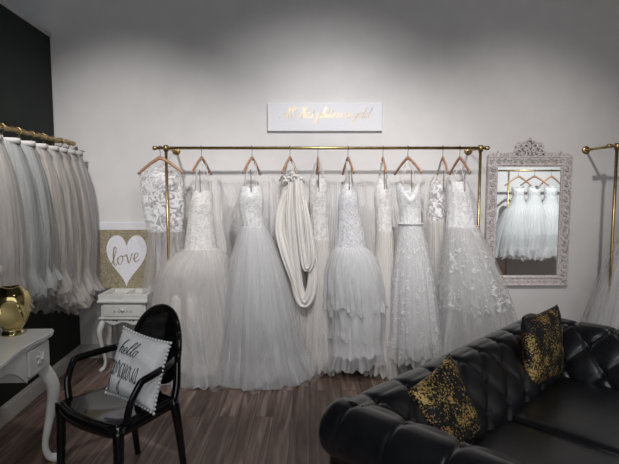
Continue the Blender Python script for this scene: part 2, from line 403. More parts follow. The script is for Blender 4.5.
# ------------------------------------------------------------------ gown builder
def rows_m(rows, Y0):
    out = []
    for py, xl, xr in rows:
        a = onY(xl, py, Y0); b = onY(xr, py, Y0); out.append((a.z, (a.x+b.x)/2, (b.x-a.x)/2))
    return out
def skirt(bm, rows, Y0, k=1.0, A=.03, ruffle=.0, seed=0, nphi=150, nz=54, shift=.04, scale=1, hem_var=.05, cap=.3, p=1.1, ks=(9, 17, 31), zmin=.006, hemcut=0, sink=0):
    """rows (z, cx, rx) from top to hem"""
    rd = random.Random(seed); ph = [rd.uniform(0, 6.28) for _ in range(9)]; sw = [rd.uniform(-1.2, 1.2) for _ in range(4)]
    z0, z1 = rows[0][0], rows[-1][0]+hemcut
    sm = [(z0 - r[0],)+tuple(r[1:]) for r in rows]
    sm = smooth_rows(sm, 5)
    so = seed*3.7
    def f(u, v):
        phi = 2*PI*u; c_, s_ = cos(phi), sin(phi)
        nh = noise.noise(Vector((c_*1.6, s_*1.6, so)))            # slow variation around the skirt
        nf = noise.noise(Vector((c_*5, s_*5, so+9)))
        zt = (z0-z1)*v
        cx, rx = interp(sm, zt); rx = max(.002, rx)*scale
        ry = min(rx*k, cap)
        t = v; am = max(.25, 1+1.3*noise.noise(Vector((c_*2.6, s_*2.6, so+4+t*1.2))))
        fold = .5*sin(ks[0]*phi+ph[0]+sw[0]*t*1.5+1.5*nh)+.32*sin(ks[1]*phi+ph[1]+sw[1]*t*2+2*nh)+.2*sin(ks[2]*phi+ph[2]+sw[2]*t*2)
        d = A*(t**p)*fold*am + .8*A*t*nh
        d += .35*A*t*noise.noise(Vector((c_*7, s_*7, so+zt*5)))
        if ruffle and v > .84:
            w = (v-.84)/.16
            d += ruffle*w*(1+.45*sin(27*phi+ph[3]+3*w)+.5*sin(15*phi+ph[4]-2*w)+1.2*nh)
        x = cx + (rx+d)*c_; y = Y0 - shift*t - (ry+d)*s_
        y = min(y, -.02)
        z = z0-zt + hem_var*t**3*(1.2*nh+.9*nf)
        if ruffle and v > .84: z += .010*sin(29*phi+ph[7])*(v-.84)/.16
        z = max(z, zmin+.004*abs(sin(11*phi)))
        return Vector((x, y, z-sink))
    grid(bm, f, nphi, nz, closeu=True)
    return bm
def bodice(bm, rows, Y0, k=.8, sweet=.02, seed=0, vneck=0, n=64, nz=26, tilt=0):
    rd = random.Random(seed); ph = rd.uniform(0, 6)
    sm0 = [(rows[0][0]-r[0],)+tuple(r[1:]) for r in rows]; sm = smooth_rows(sm0, 5); H = rows[0][0]-rows[-1][0]
    def f(u, v):
        phi = 2*PI*u; zt = H*v; cx, rx = interp(sm, zt); ry = rx*k
        bust = .12*rx*max(0, sin(phi))*math.exp(-((v-.22)/.16)**2)*(1+.35*cos(2*(phi-PI/2)*2))
        fr = max(0, sin(phi))
        top = (1-v)**2*(-sweet*(1-abs(sin(phi*2+PI/2*0)))*1.0 + vneck*(-fr**6))
        back = -(1-v)**2*.05*max(0, -sin(phi))
        w = .003*sin(13*phi+ph)*v
        return Vector((cx+(rx+bust*.3+w)*cos(phi), Y0-(ry+bust+w)*sin(phi), rows[0][0]-zt+top+back))
    grid(bm, f, n, nz, closeu=True)
    return bm
def strap(bm, a, b, w=.004, sag=0):
    a = Vector(a); b = Vector(b); m = (a+b)/2+Vector((0, 0, -sag)); pts = spline([a, m, b], 5)
    tube(bm, pts, (w, .0012), 6)
GR = 'white bridal gowns on the long brass rack'
GY = -.34
def local(o, loc):
    """shift mesh so that its parent empty sits at the base of the thing"""
    o.data.transform(Matrix.Translation(-Vector(loc)))
def gown(label, bod, sk, Y0=GY, bmat='lace', layers=('tulle', 'tulle'), lin='lining', k=1, A=.03, ruffle=.02, seed=0, vneck=0, bk=.8, straps=True, shift=.04, belt=False, over=None, hx=None, group=GR, cap=.3, meters=False, ribbon=True, ks=(9, 17, 31), lincut=.10, wisp=False):
    B = bod if meters else rows_m(bod, Y0); S = sk if meters else rows_m(sk, Y0)
    base = (S[0][1], Y0, 0)
    t = thing('bridal_gown', label, 'wedding dress', base, 0, group)
    def add(name, bm, m, par=t, **kw):
        o = obj(name, bm, m, par, **kw); local(o, base); return o
    if B: add('bodice', bodice(BM(), B, Y0, bk, seed=seed, vneck=vneck), M[bmat])
    if lin: add('lining', skirt(BM(), S, Y0, k, A*.6, 0, seed+5, scale=.86, shift=shift, cap=cap, ks=ks, hemcut=lincut), M[lin])
    for i, l in enumerate(layers):
        sc = (1.0, .95, .91)[i]
        add('tulle_layer', skirt(BM(), S, Y0, k, A*(1, .9, .7)[i], ruffle*(1, .7, .5)[i], seed+11*i, scale=sc, shift=shift, cap=cap, ks=ks), M[l])
    if wisp:
        add('outer_veil', skirt(BM(), S, Y0, k, A*1.2, ruffle*1.4, seed+31, scale=1.09, shift=shift+.01, cap=cap*1.04, ks=ks, hem_var=.1), M['sheer'])
    if over: add('lace_overlay', skirt(BM(), S, Y0, k, A, ruffle, seed, scale=1.012, shift=shift, cap=cap, ks=ks, hemcut=over*(S[0][0]-S[-1][0])), M['over'])
    if belt:
        z, cx, rx = S[0]
        bm = BM(); tube(bm, [Vector((cx+(rx+.004)*cos(q), Y0-(rx*k+.004)*sin(q), z+.004)) for q in [2*PI*i/40 for i in range(41)]], (.012, .004), 6)
        add('belt', bm, M['bead'])
    if straps and B:
        z, cx, rx = B[0]; X = hx if hx is not None else cx
        bm = BM()
        for sg in (-1, 1):
            strap(bm, (cx+sg*rx*.8, Y0, z-.01), (X+sg*.02, ROD_Y+sg*.06, HZ-.03))
            strap(bm, (cx+sg*rx*.55, Y0-rx*bk*.7, z-.03), (X+sg*.02, ROD_Y-.07, HZ-.03))
        add('hanging_strap', bm, M['pipe'])
        if ribbon:
            bm = BM(); strap(bm, (X+.004, Y0-rx*bk-.02, HZ-.10), (X+.008, Y0-rx*bk-.022, HZ-.28), .0035); add('ribbon', bm, M['ribbon'])
    return t
hang = [  # px, apparent spread (drives how far it is turned), label
 (160, 49, 'brown wooden hanger seen broadside at the left end of the brass rack'),
 (201.5, 19, 'wooden hanger holding the strapless ruffled-hem gown, just right of the left brass post'),
 (252, 17, 'wooden hanger holding the wide plain tulle gown below the left half of the sign'),
 (290, 15, 'wooden hanger holding the draped satin gown under the sign'),
 (318, 2, 'wooden hanger turned fully edge-on under the middle of the sign'),
 (348, 11, 'wooden hanger above the beaded mermaid gown with tiered skirt'),
 (383, 6, 'narrow-looking wooden hanger just right of the white sign'),
 (408, 27, 'wooden hanger turned widest in the right half of the brass rack'),
 (443, 10, 'wooden hanger second from the right brass post'),
 (460, 20, 'wooden hanger nearest the right brass post')]
h0 = make_hanger(hang[0][2]); h0.location = (rodX(160), ROD_Y, HZ); h0['group'] = 'wooden hangers on the long brass rack'
h0.rotation_euler[2] = math.radians(170)
for px, w_, lb in hang[1:]:
    off = px-309.5; c_ = max(-.2, min(1, (w_-.0966*abs(off))/48)); a_ = math.acos(c_)
    dup(h0, (rodX(px), ROD_Y, HZ), a_ if off < 0 else -a_, lb)

# 1: sheer gown with open lace at left end
gown('sheer gown with open lace applique top, leftmost on the brass rack', [(166, 140, 180), (180, 140, 183), (205, 142, 184), (232, 148, 182)],
     [(228, 148, 184), (262, 146, 190), (310, 140, 194), (362, 136, 196)], Y0=-.24, bmat='applique', layers=('sheer', 'sheer'), lin=None, k=.5, A=.02, seed=1, bk=.35, straps=False, ruffle=0, cap=.14, shift=0)
# 2
g2 = gown('strapless lace gown with full ruffled-hem tulle skirt, nearest the black armchair', [(190, 193, 212), (205, 190, 213), (228, 187, 214), (253, 184, 217)],
     [(248, 186, 217), (255, 174, 226), (270, 162, 232), (303, 154, 240), (340, 156, 246), (372, 160, 252)], bmat='lace_w', layers=('tulle_w', 'tulle', 'tulle_w'), lin='lining_w', A=.035, ruffle=.03, wisp=True, seed=2, hx=rodX(201.5), shift=.06)
# 3
g3 = gown('wide plain tulle A-line gown with beaded waist, left of the satin gown', [(186, 241, 262), (200, 238, 264), (215, 240, 263), (228, 243, 264)],
     [(226, 242, 265), (240, 237, 273), (270, 230, 284), (310, 224, 294), (345, 217, 302), (372, 213, 309)], bmat='lace', layers=('tulle_c', 'tulle_c', 'tulle'), A=.03, ruffle=.025, wisp=True, seed=3, hx=rodX(252), Y0=-.37, shift=.08, ks=(11, 23, 41))
# 4 satin draped gown
Y4 = -.36
t4 = gown('ivory satin gown with looped-up draped train and ruched top', [(180, 281, 302), (198, 280, 304), (222, 283, 303), (240, 284, 303)],
     [(236, 283, 304), (270, 284, 306), (320, 284, 310), (366, 282, 312)], Y0=-.30, bmat='lace_w', layers=('tulle_w',), lin='lining_w', A=.02, ruffle=.0, seed=4, hx=rodX(290), cap=.16, shift=0)
def drape(rows, Y0, k, A, seed):
    R = rows_m(rows, Y0); bm = BM()
    skirt(bm, R, Y0, k, A, 0, seed, shift=.0, hem_var=0, ks=(4, 7, 12), p=.3, nphi=110, nz=60); return bm
def sash(path, Yd, w, th, seed):
    pts = spline([onY(px, py, Yd-.012*sin(i*1.3+seed)) for i, (px, py) in enumerate(path)], 9)
    n = len(pts); bm = BM(); up = Vector((0, -1, 0)); Wd = []
    def f(u, v):
        x = v*(n-1); k = min(int(x), n-2); p = pts[k].lerp(pts[k+1], x-k); t = (pts[min(k+1, n-1)]-pts[max(k-1, 0)]).normalized()
        a = t.cross(up).normalized(); q = 2*PI*u; env = .55+.45*sin(PI*min(1, max(0, v*1.05)))
        fold = th*(.8*sin(7*q+seed+3*v)+.6*sin(4*q+2*seed-4*v)); ww = w*env*(1+.12*sin(6*v+seed))
        return p + a*ww*cos(q) + up*(th*sin(q)+fold*.8*abs(sin(q)))
    grid(bm, f, 48, 60, closeu=True); return bm
for path, Yd, w_, th_, sd in (
    ([(292, 182), (291, 215), (294, 255), (298, 288), (304, 303), (311, 292), (313, 266), (308, 236), (303, 205), (299, 181)], -.46, .050, .013, 1.0),
    ([(297, 180), (299, 215), (303, 250), (307, 268), (311, 256), (309, 232), (304, 200)], -.50, .040, .012, 2.2),
    ([(290, 186), (282, 205), (280, 228), (285, 250), (292, 272), (299, 296)], -.44, .046, .012, 3.1),
    ([(286, 190), (288, 220), (290, 250), (295, 275), (301, 290)], -.42, .062, .012, 4.4)):
    o = obj('satin_drape', sash(path, Yd, w_, th_, sd), M['satin'], t4); local(o, t4.location)
bm = BM()
for i in range(7):
    q = i/6; p = onY(283+18*q, 178+4*sin(q*9), -.40)
    tube(bm, spline([p+Vector((-.03, .02, -.02)), p+Vector((0, -.02, .012)), p+Vector((.03, .02, -.018))], 5), .011, 8)
o = obj('shoulder_ruffle', bm, M['satin'], t4); local(o, t4.location)
def veil(owner, top, bot, Y0, m='tulle', seed=0, A=.012, name='sheer_drape'):
    (yt, tl, tr), (yb, bl, br) = top, bot
    a0, a1, b0, b1 = onY(tl, yt, Y0), onY(tr, yt, Y0), onY(bl, yb, Y0), onY(br, yb, Y0)
    def f(u, v):
        p = a0.lerp(a1, u).lerp(b0.lerp(b1, u), v)
        return p + Vector((.006*sin(7*v+seed), -A*(sin(9*u+seed+1.5*v)+.5*sin(21*u+2*seed)), .012*sin(5*u+seed)*v*v-.02*sin(PI*u)*(1-v)**3))
    bm = BM(); grid(bm, f, 36, 22); o = obj(name, bm, M[m], owner); local(o, owner.location); return o
# 5
gown('slim sheer beaded gown between the satin gown and the tiered gown', [(178, 309, 327), (200, 309, 328), (225, 311, 328), (240, 311, 329)],
     [(238, 310, 330), (270, 308, 333), (310, 304, 335), (350, 300, 338), (368, 297, 340)], Y0=-.30, bmat='lace_w', layers=('tulle_w', 'sheer'), lin='lining_w', A=.02, ruffle=.015, seed=5, hx=rodX(318), cap=.2, shift=.02)
# 6 tiered mermaid
t6 = gown('mermaid gown with silver beaded bodice and tiered tulle skirt', [(182, 345, 354), (196, 339, 358), (215, 338, 360), (235, 337, 364), (250, 334, 366)],
     [(248, 334, 367), (262, 330, 378), (300, 326, 386), (340, 326, 386), (361, 322, 390)], bmat='bead', layers=('tulle_c',), lin='lining', A=.022, ruffle=.012, seed=6, hx=rodX(348), cap=.24, shift=.03)
for rws, sc_, sd in (([(247, 336, 365), (254, 330, 373), (270, 325, 380), (292, 324, 384), (307, 326, 384)], 1, 31), ([(285, 328, 376), (300, 326, 381), (318, 328, 383), (334, 330, 382)], 1, 32)):
    for q in range(2):
        o = obj('tier', skirt(BM(), rows_m(rws, -.37), -.37, .8, .026, .014, sd+q*4, scale=1-.05*q, shift=.03, hem_var=.05, cap=.27), M[('tulle_c', 'tulle')[q]], t6); local(o, t6.location)
# 7
gown('slim all-over lace gown right of the tiered gown', [(178, 377, 389), (195, 374, 391), (215, 376, 391), (232, 377, 392)],
     [(230, 376, 393), (262, 374, 395), (300, 371, 397), (345, 366, 402), (368, 360, 408)], Y0=-.31, bmat='lace_w', layers=('tulle_w', 'sheer'), lin='lining_w', A=.015, ruffle=.02, seed=7, hx=rodX(383), cap=.22, shift=.03, over=0.0)
# 8
g8 = gown('V-neck A-line gown with lace appliques scattered over its skirt', [(182, 396, 420), (196, 397, 421), (212, 400, 421), (226, 401, 421)],
     [(224, 400, 422), (245, 396, 427), (280, 391, 434), (320, 388, 439), (352, 386, 442)], bmat='lace', layers=('tulle_c', 'tulle'), A=.022, ruffle=.01, seed=8, hx=rodX(408), vneck=.1, belt=True, over=.05, cap=.26, shift=.05, Y0=-.36)
# 9
g9 = gown('plain sheer gown mostly hidden between two lace gowns near the right post', [(180, 430, 446), (200, 429, 446), (222, 428, 445)],
     [(220, 427, 446), (260, 426, 448), (310, 424, 450), (360, 420, 455)], Y0=-.26, bmat='applique', layers=('tulle_w', 'sheer'), lin=None, A=.015, ruffle=0, seed=9, hx=rodX(443), cap=.15, shift=0)
# 10
g10 = gown('big A-line gown with floral lace bodice, rightmost beside the ornate mirror', [(180, 446, 467), (195, 447, 471), (212, 447, 474), (230, 446, 477)],
     [(226, 446, 477), (250, 442, 488), (285, 438, 501), (325, 434, 512), (364, 430, 520)], bmat='lace', layers=('tulle', 'tulle_c', 'tulle_w'), A=.022, ruffle=.01, wisp=True, seed=10, hx=rodX(460), Y0=-.36, shift=.06, over=.45, cap=.3)

veil(g2, (178, 203, 217), (252, 206, 226), -.30, 'tulle_w', 1)
veil(g3, (180, 262, 276), (300, 262, 290), -.30, 'tulle', 2)
veil(g3, (182, 224, 240), (228, 234, 246), -.30, 'sheer', 5)
veil(t4, (176, 268, 284), (262, 272, 286), -.30, 'tulle_w', 3)
veil(t6, (182, 356, 366), (252, 360, 378), -.28, 'sheer', 4)
veil(t6, (182, 330, 340), (330, 322, 336), -.28, 'tulle', 6)
veil(g8, (184, 388, 397), (228, 390, 402), -.30, 'tulle', 7)
veil(g9, (176, 424, 450), (300, 420, 448), -.24, 'tulle_w', 8)
# right rack gown
xr = rodX(614)+.36
gown('full tulle gown on the right brass rack, cut off by the right edge', [(1.62, xr, .12), (1.5, xr, .13), (1.35, xr, .13)],
     [(1.37, xr, .13), (1.15, xr-.02, .24), (.8, xr-.04, .36), (.4, xr-.04, .46), (.03, xr-.04, .54)], layers=('tulle', 'tulle'), k=.6, wisp=True, seed=21, meters=True, group=None, hx=xr)
hh = dup(h0, (xr, ROD_Y, HZ), math.radians(60), 'wooden hanger on the right brass rack'); del hh['group']

# ------------------------------------------------------------------ rack opposite the mirror (seen in its reflection)
RY = -2.62
t = thing('garment_rack', 'dark gold rack reflected in the ornate mirror', 'clothes rack', (2.85, RY, 0))
obj('rail', tube(BM(), [(-.25, 0, 1.84), (1.0, 0, 1.84)], .0125, 10), M['gold2'], t)
obj('post', tube(BM(), [(0, 0, 0), (0, 0, 1.84)], .0125, 10), M['gold2'], t)
obj('post', tube(BM(), [(.95, 0, 0), (.95, 0, 1.84)], .0125, 10), M['gold2'], t)
for i, (x, an, lb) in enumerate(((2.99, 40, 'left'), (3.22, 100, 'middle'), (3.46, 30, 'right'))):
    h = dup(h0, (x, RY, 1.757), math.radians(an-70+20), 'wooden hanger on the reflected rack, %s of three' % lb); h['group'] = 'hangers reflected in the mirror'
    g = gown('full white tulle gown reflected in the mirror, %s of three' % lb, [(1.63, x, .085), (1.56, x, .09), (1.46, x, .075)],
         [(1.48, x, .075), (1.36, x, .12), (1.2, x-.02, .21), (.9, x-.05, .30), (.62, x-.06, .33)], Y0=RY, layers=('tulle', 'tulle_c'), lin='lining', k=.9, seed=40+i, meters=True, hx=x, straps=False, group='gowns reflected in the mirror', cap=.26, A=.02, shift=-.02)
    # this one hangs clear of the back wall limit

# ------------------------------------------------------------------ ornate wall mirror
m0 = onY(488, 156, -.03); m1 = onY(567.5, 286, -.03)
mx0, mx1, mz1, mz0 = m0.x, m1.x, m0.z, m1.z
FW = .098
t = thing('wall_mirror', 'large ornate distressed-white carved mirror hanging on the wall right of the brass rack', 'mirror', ((mx0+mx1)/2, 0, mz0))
mc = Vector(t.location)
def loopframe(bm, prof):
    """prof: (inset from outer edge, depth towards room)"""
    R = []
    for (i, d) in prof:
        R.append([bm.verts.new(Vector(p)-mc) for p in ((mx0+i, -d, mz0+i), (mx1-i, -d, mz0+i), (mx1-i, -d, mz1-i), (mx0+i, -d, mz1-i))])
    for a, b in zip(R, R[1:]):
        for k in range(4): bm.faces.new((a[k], a[(k+1) % 4], b[(k+1) % 4], b[k]))
bm = BM(); loopframe(bm, [(0, 0), (0, .03), (.006, .038), (.014, .038), (.018, .030), (.068, .026), (.074, .034), (.082, .034), (.086, .026), (.096, .024), (.098, .012)])
obj('frame', bm, M['shabby'], t, smooth=False)
obj('glass', box(BM(), Vector((mx0+.09, -.014, mz0+.09))-mc, Vector((mx1-.09, -.004, mz1-.09))-mc), M['mirror'], t, smooth=False)
def scroll(bm, cx, cz, r, turn=1, a0=0, y=-.034, th=.007, n=1.3, tail=0):
    pts = []
    for i in range(22):
        f = i/21; a = a0+turn*f*n*2*PI; rr = r*(1-.82*f)
        pts.append((cx+rr*cos(a), y-.006*sin(PI*f), cz+rr*sin(a)))
    if tail:
        p = Vector(pts[0]); dr = Vector((-sin(a0)*turn, 0, cos(a0)*turn)); pts = [p-dr*tail] + pts
    rad = [th*(.55+.45*sin(PI*min(1, (i+3)/len(pts)))) for i in range(len(pts))]
    tube(bm, [Vector(p)-mc for p in pts], rad, 6)
def leaf(bm, cx, cz, l, a, w=.4, y=-.036):
    r = bmesh.ops.create_uvsphere(bm, u_segments=8, v_segments=6, radius=1)
    Mx = Matrix.Translation(Vector((cx, y, cz))-mc) @ Matrix.Rotation(-a, 4, 'Y') @ Matrix.Diagonal((l, .007, l*w, 1))
    for v in r['verts']: v.co = Mx @ v.co
ns = 17
for side in (0, 1):
    bm = BM()
    xc = mx0+.043 if side == 0 else mx1-.043; sg = 1 if side == 0 else -1
    for i in range(ns):
        z = mz0+.05+(mz1-mz0-.1)*i/(ns-1); tn = 1 if i % 2 else -1
        scroll(bm, xc+sg*.008*tn, z, .021, tn*sg, PI/2*tn, y=-.032, th=.006)
        leaf(bm, xc-sg*.012*tn, z+.022, .017, .8*tn*sg, y=-.03); leaf(bm, xc+sg*.016*tn, z+.03, .011, -.9*tn, y=-.03)
    obj('side_carving', bm, M['shabby'], t)
for zc, nn in ((mz0+.043, 12), (mz1-.043, 12)):
    bm = BM()
    for i in range(nn):
        x = mx0+.1+(mx1-mx0-.2)*i/(nn-1); tn = 1 if i % 2 else -1
        if zc < (mz0+mz1)/2:
            leaf(bm, x, zc, .02, .3*tn, .35, y=-.028)
        else:
            scroll(bm, x, zc+.004*tn, .020, tn, 0 if tn > 0 else PI, y=-.032, th=.006); leaf(bm, x+.02, zc+.01, .014, .9*tn, y=-.03)
    obj('rail_carving', bm, M['shabby'], t)
# crest: pierced fretwork on top, plus low scrolls over both shoulders
bm = BM(); cxm = (mx0+mx1)/2-.005; zt = mz1-.01
for sg in (-1, 1):
    scroll(bm, cxm+sg*.060, zt+.030, .034, sg, PI/2, y=-.025, th=.010)
    scroll(bm, cxm+sg*.105, zt+.048, .030, -sg, -PI/2, y=-.025, th=.010)
    scroll(bm, cxm+sg*.092, zt+.098, .026, sg, PI/2, y=-.025, th=.009)
    scroll(bm, cxm+sg*.045, zt+.095, .032, -sg, -PI/2, y=-.025, th=.010)
    scroll(bm, cxm+sg*.030, zt+.060, .024, sg, 0 if sg > 0 else PI, y=-.025, th=.009)
    tube(bm, [Vector(p)-mc for p in spline([(cxm+sg*.14, -.022, zt), (cxm+sg*.135, -.022, zt+.04), (cxm+sg*.115, -.022, zt+.085), (cxm+sg*.10, -.022, zt+.125), (cxm+sg*.05, -.022, zt+.13), (cxm, -.022, zt+.158)], 6)], .009, 7)
    for q in range(4): leaf(bm, cxm+sg*(.025+.03*q), zt+.137-.012*q, .018, sg*(1.2-.4*q), .45, y=-.024)
    for i in range(6):
        x = cxm+sg*(.165+.034*i); scroll(bm, x, zt+.018-.001*i, .018, sg, PI/2, y=-.024, th=.008); leaf(bm, x+sg*.012, zt+.034-.003*i, .012, sg*.7, y=-.024)
    scroll(bm, cxm+sg*((mx1-mx0)/2-.035), zt+.012, .024, -sg, 0, y=-.026, th=.009)
    leaf(bm, cxm+sg*((mx1-mx0)/2-.10), zt+.05, .012, PI/2, .5, y=-.024)
leaf(bm, cxm, zt+.165, .018, PI/2, .5, y=-.024); leaf(bm, cxm, zt+.10, .03, PI/2, .35, y=-.024); leaf(bm, cxm, zt+.04, .03, PI/2, .4, y=-.024)
box(bm, Vector((cxm-.15, -.02, zt-.006))-mc, Vector((cxm+.15, -.004, zt+.016))-mc)
obj('crest', bm, M['shabby'], t)

# ------------------------------------------------------------------ left wall rail with short tulle skirts
d = Vector((.0672, -.9977, 0)); nrm = Vector((.9977, .0672, 0))
R0 = Vector((-2.085, -.09, 1.967))
t = thing('wall_rail', 'wavy aged-brass clothes rail on the dark left wall carrying tulle skirts', 'clothes rail', R0)
pts = [d*(1.9*i/90)+Vector((0, 0, .004*sin(i*1.1))) for i in range(91)]
obj('rod', tube(BM(), pts, [.0165+.0025*sin(i*1.9) for i in range(91)], 12), M['gold2'], t)
obj('end_cap', lathe(BM(), [(0, -.03), (.015, -.028), (.021, -.012), (.019, .006), (.017, .02)], 14, Matrix.Rotation(PI/2, 4, 'X') @ Matrix.Rotation(0, 4, 'Y')), M['gold2'], t)
for q in (.12, 1.75):
    b = obj('bracket', tube(BM(), [d*q, d*q-nrm*.205], .008, 8), M['gold2'], t)
    obj('flange', lathe(BM(), [(0, 0), (.03, 0), (.03, .006), (0, .01)], 16, Matrix.Translation(d*q-nrm*.212) @ Matrix.Rotation(PI/2, 4, 'Y')), M['gold2'], t)
def clip_hanger(label):
    t = thing('clip_hanger', label, 'hanger', group='clip hangers on the wavy rail')
    obj('bar', tube(BM(), [(-.13, 0, -.075), (.13, 0, -.075)], .003, 8), M['steel'], t)
    for sg in (-1, 1):
        c = obj('clip', box(BM(), (sg*.10-.012, -.008, -.115), (sg*.10+.012, .008, -.065)), M['steel'], t, smooth=False, bevel=.002)
    obj('hook', tube(BM(), spline([(0, 0, -.075), (0, 0, -.04), (.02, 0, -.02), (.023, 0, .004), (0, 0, .023), (-.022, 0, .008), (-.021, 0, -.006)], 5), .0035, 6), M['gold2'], t)
    return t
sks = [ # t along, material, half width hem, hem z, label
 (.10, 'sk_b', .20, .64, 'white tulle skirt at the corner end of the wavy rail'),
 (.24, 'sk_a', .21, .68, 'ivory tulle skirt second from the corner on the wavy rail'),
 (.40, 'sk_d', .20, .60, 'beige tulle skirt reaching lowest, in the middle of the wavy rail'),
 (.56, 'sk_a', .20, .66, 'ivory tulle skirt next to the lowest beige skirt, on its camera side'),
 (.74, 'sk_d', .20, .80, 'beige tulle skirt between the ivory and the blue-grey skirts on the wavy rail'),
 (.93, 'sk_c', .21, .86, 'blue-grey tulle skirt above the gold vase'),
 (1.13, 'sk_c', .20, .84, 'blue-grey tulle skirt cut off by the left edge of the picture'),
 (1.34, 'sk_a', .20, .84, 'nearest ivory tulle skirt at the left edge')]
cl0 = None
for i, (q, mm, hw, hz, lb) in enumerate(sks):
    P = R0 + d*q; lab = 'metal clip hanger holding the ' + lb
    lab = ' '.join(lab.split()[:16])
    if cl0 is None:
        cl0 = clip_hanger(lab); cl0.location = P; cl0.rotation_euler[2] = ang+.25
    else: dup(cl0, P, ang+random.uniform(-.2, .3), lab)
    base = (P.x, P.y, hz)
    s = thing('tulle_skirt', lb, 'skirt', base, 0, 'tulle skirts on the wavy rail')
    zt = P.z-.085
    rows = [(zt, P.x, .085), (zt-.06, P.x+.005, .11), (zt-.3, P.x+.01, .165), (zt-.7, P.x+.01, hw*.92), (hz, P.x-.0, hw*.80)]
    o = obj('lining', skirt(BM(), rows, P.y, .9, .012, 0, i, nphi=80, nz=24, shift=0, scale=.85, hemcut=.08, cap=.2), M['lining_g'], s); local(o, base)
    for L in range(2):
        o = obj('tulle_layer', skirt(BM(), rows, P.y, 1.0, .03-.008*L, .05, i*3+L, nphi=130, nz=40, shift=.0, scale=1-.07*L, hem_var=.06, cap=.2, ks=(7, 13, 29), p=.9), M[mm], s); local(o, base)
    o = obj('waistband', lathe(BM(), [(.112, 0), (.116, .0), (.116, -.035), (.112, -.035)], 24, Matrix.Diagonal((1, .6, 1, 1))), M['lining_g'], s)
    o.data.transform(Matrix.Translation((0, 0, zt+.012-hz)))
    for v in s.children:
        if v.name.startswith('tulle_layer') or v.name.startswith('lining'): pass

# ------------------------------------------------------------------ cabriole leg
def cabriole(bm, h, sx, sy, r=1.0, foot=.03):
    pts = [(0, 0, h), (sx*.022, sy*.022, h*.86), (sx*.034, sy*.034, h*.72), (sx*.02, sy*.02, h*.45), (sx*.004, sy*.004, h*.2), (sx*.012, sy*.012, h*.07), (sx*.030, sy*.030, h*.03), (sx*.036, sy*.036, .001)]
    rr = [.030*r, .034*r, .030*r, .020*r, .015*r, .017*r, .022*r, .016*r]
    P = spline(pts, 5); R = []
    for i in range(len(P)):
        f = i/5; k = min(int(f), len(rr)-2); g = f-k; R.append(rr[k]*(1-g)+rr[k+1]*g)
    tube(bm, P, R, 10, sq=.35)
    return bm

# ------------------------------------------------------------------ white side table with tray and love sign
nx0, nx1 = onY(98, 303, -.36).x, onY(150, 303, -.36).x
TZ = .625
tx = (nx0+nx1)/2-.012; W2 = (nx1-nx0)/2-.018
t = thing('side_table', 'small white carved side table with one drawer, under the gold love sign', 'table', (tx, -.2, 0))
pr = []
for i in range(9):
    q = PI/2*i/8; 
obj('table_top', box(BM(), (-W2-.012, -.175, TZ-.022), (W2+.012, .175, TZ)), M['white'], t, smooth=False, bevel=.006)
bm = BM(); box(bm, (-W2+.012, -.15, TZ-.155), (W2-.012, .16, TZ-.022)); obj('body', bm, M['white'], t, smooth=False, bevel=.003)
dr = obj('drawer', box(BM(), (-W2+.035, -.160, TZ-.14), (W2-.035, -.15, TZ-.04)), M['white'], t, smooth=False, bevel=.003)
bm = BM()
def scr(bm, x, z, r, tn, a0, y, th=.004):
    tube(bm, [(x+r*(1-.8*i/15)*cos(a0+tn*i/15*7), y, z+r*(1-.8*i/15)*sin(a0+tn*i/15*7)) for i in range(16)], th, 6)
for sg in (-1, 1):
    scr(bm, sg*.03, TZ-.085, .018, sg, PI/2, -.163); scr(bm, sg*.07, TZ-.09, .013, -sg, -PI/2, -.163, .003)
r = bmesh.ops.create_uvsphere(bm, u_segments=10, v_segments=8, radius=.012)
for v in r['verts']: v.co += Vector((0, -.168, TZ-.085))
obj('carved_knob', bm, M['white'], dr)
bm = BM(); ap = []
for i in range(31):
    x = -W2+.02+(2*W2-.04)*i/30; u = abs(x)/(W2-.02)
    ap.append((x, TZ-.205+.030*cos(u*PI*2)*.5+.012*u))
ol = [(W2-.02, TZ-.155), (-W2+.02, TZ-.155)]
prism(bm, ap+ol, lambda x, y, dd: Vector((x, -.155+dd, y)), .014)
obj('apron', bm, M['white'], t, smooth=False)
bm = BM()
for x in (-.085, -.055, .055, .085):
    r = bmesh.ops.create_uvsphere(bm, u_segments=8, v_segments=6, radius=.006)
    for v in r['verts']: v.co = Vector((v.co.x*1.2+x, v.co.y*.5-.156, v.co.z+TZ-.178))
obj('apron_piercing', bm, M['ink'], t)
bm = BM(); box(bm, (-W2-.006, -.168, TZ-.165), (W2+.006, .165, TZ-.150)); obj('moulding', bm, M['white'], t, smooth=False, bevel=.004)
for sx in (-1, 1):
    for sy in (-1, 1):
        o = obj('leg', cabriole(BM(), TZ-.16, sx, sy, .8), M['white'], t); o.data.transform(Matrix.Translation((sx*(W2-.03), sy*.125, 0)))
# tray
ty0, ty1 = -.155, .165
t = thing('display_tray', 'white wooden open display frame box lying on the side table', 'tray', (tx, -.2, TZ))
w = W2+.008; h = .045
bm = BM()
box(bm, (-w, ty0, 0), (w, ty0+.035, h)); box(bm, (-w, ty1-.035, 0), (w, ty1, h)); box(bm, (-w, ty0+.035, 0), (-w+.035, ty1-.035, h)); box(bm, (w-.035, ty0+.035, 0), (w, ty1-.035, h)); box(bm, (-.006, ty0+.035, h-.014), (.006, ty1-.035, h-.002))
obj('frame', bm, M['white'], t, smooth=False, bevel=.002)
obj('base', box(BM(), (-w+.03, ty0+.03, 0), (w-.03, ty1-.03, .01)), M['lining_g'], t, smooth=False)
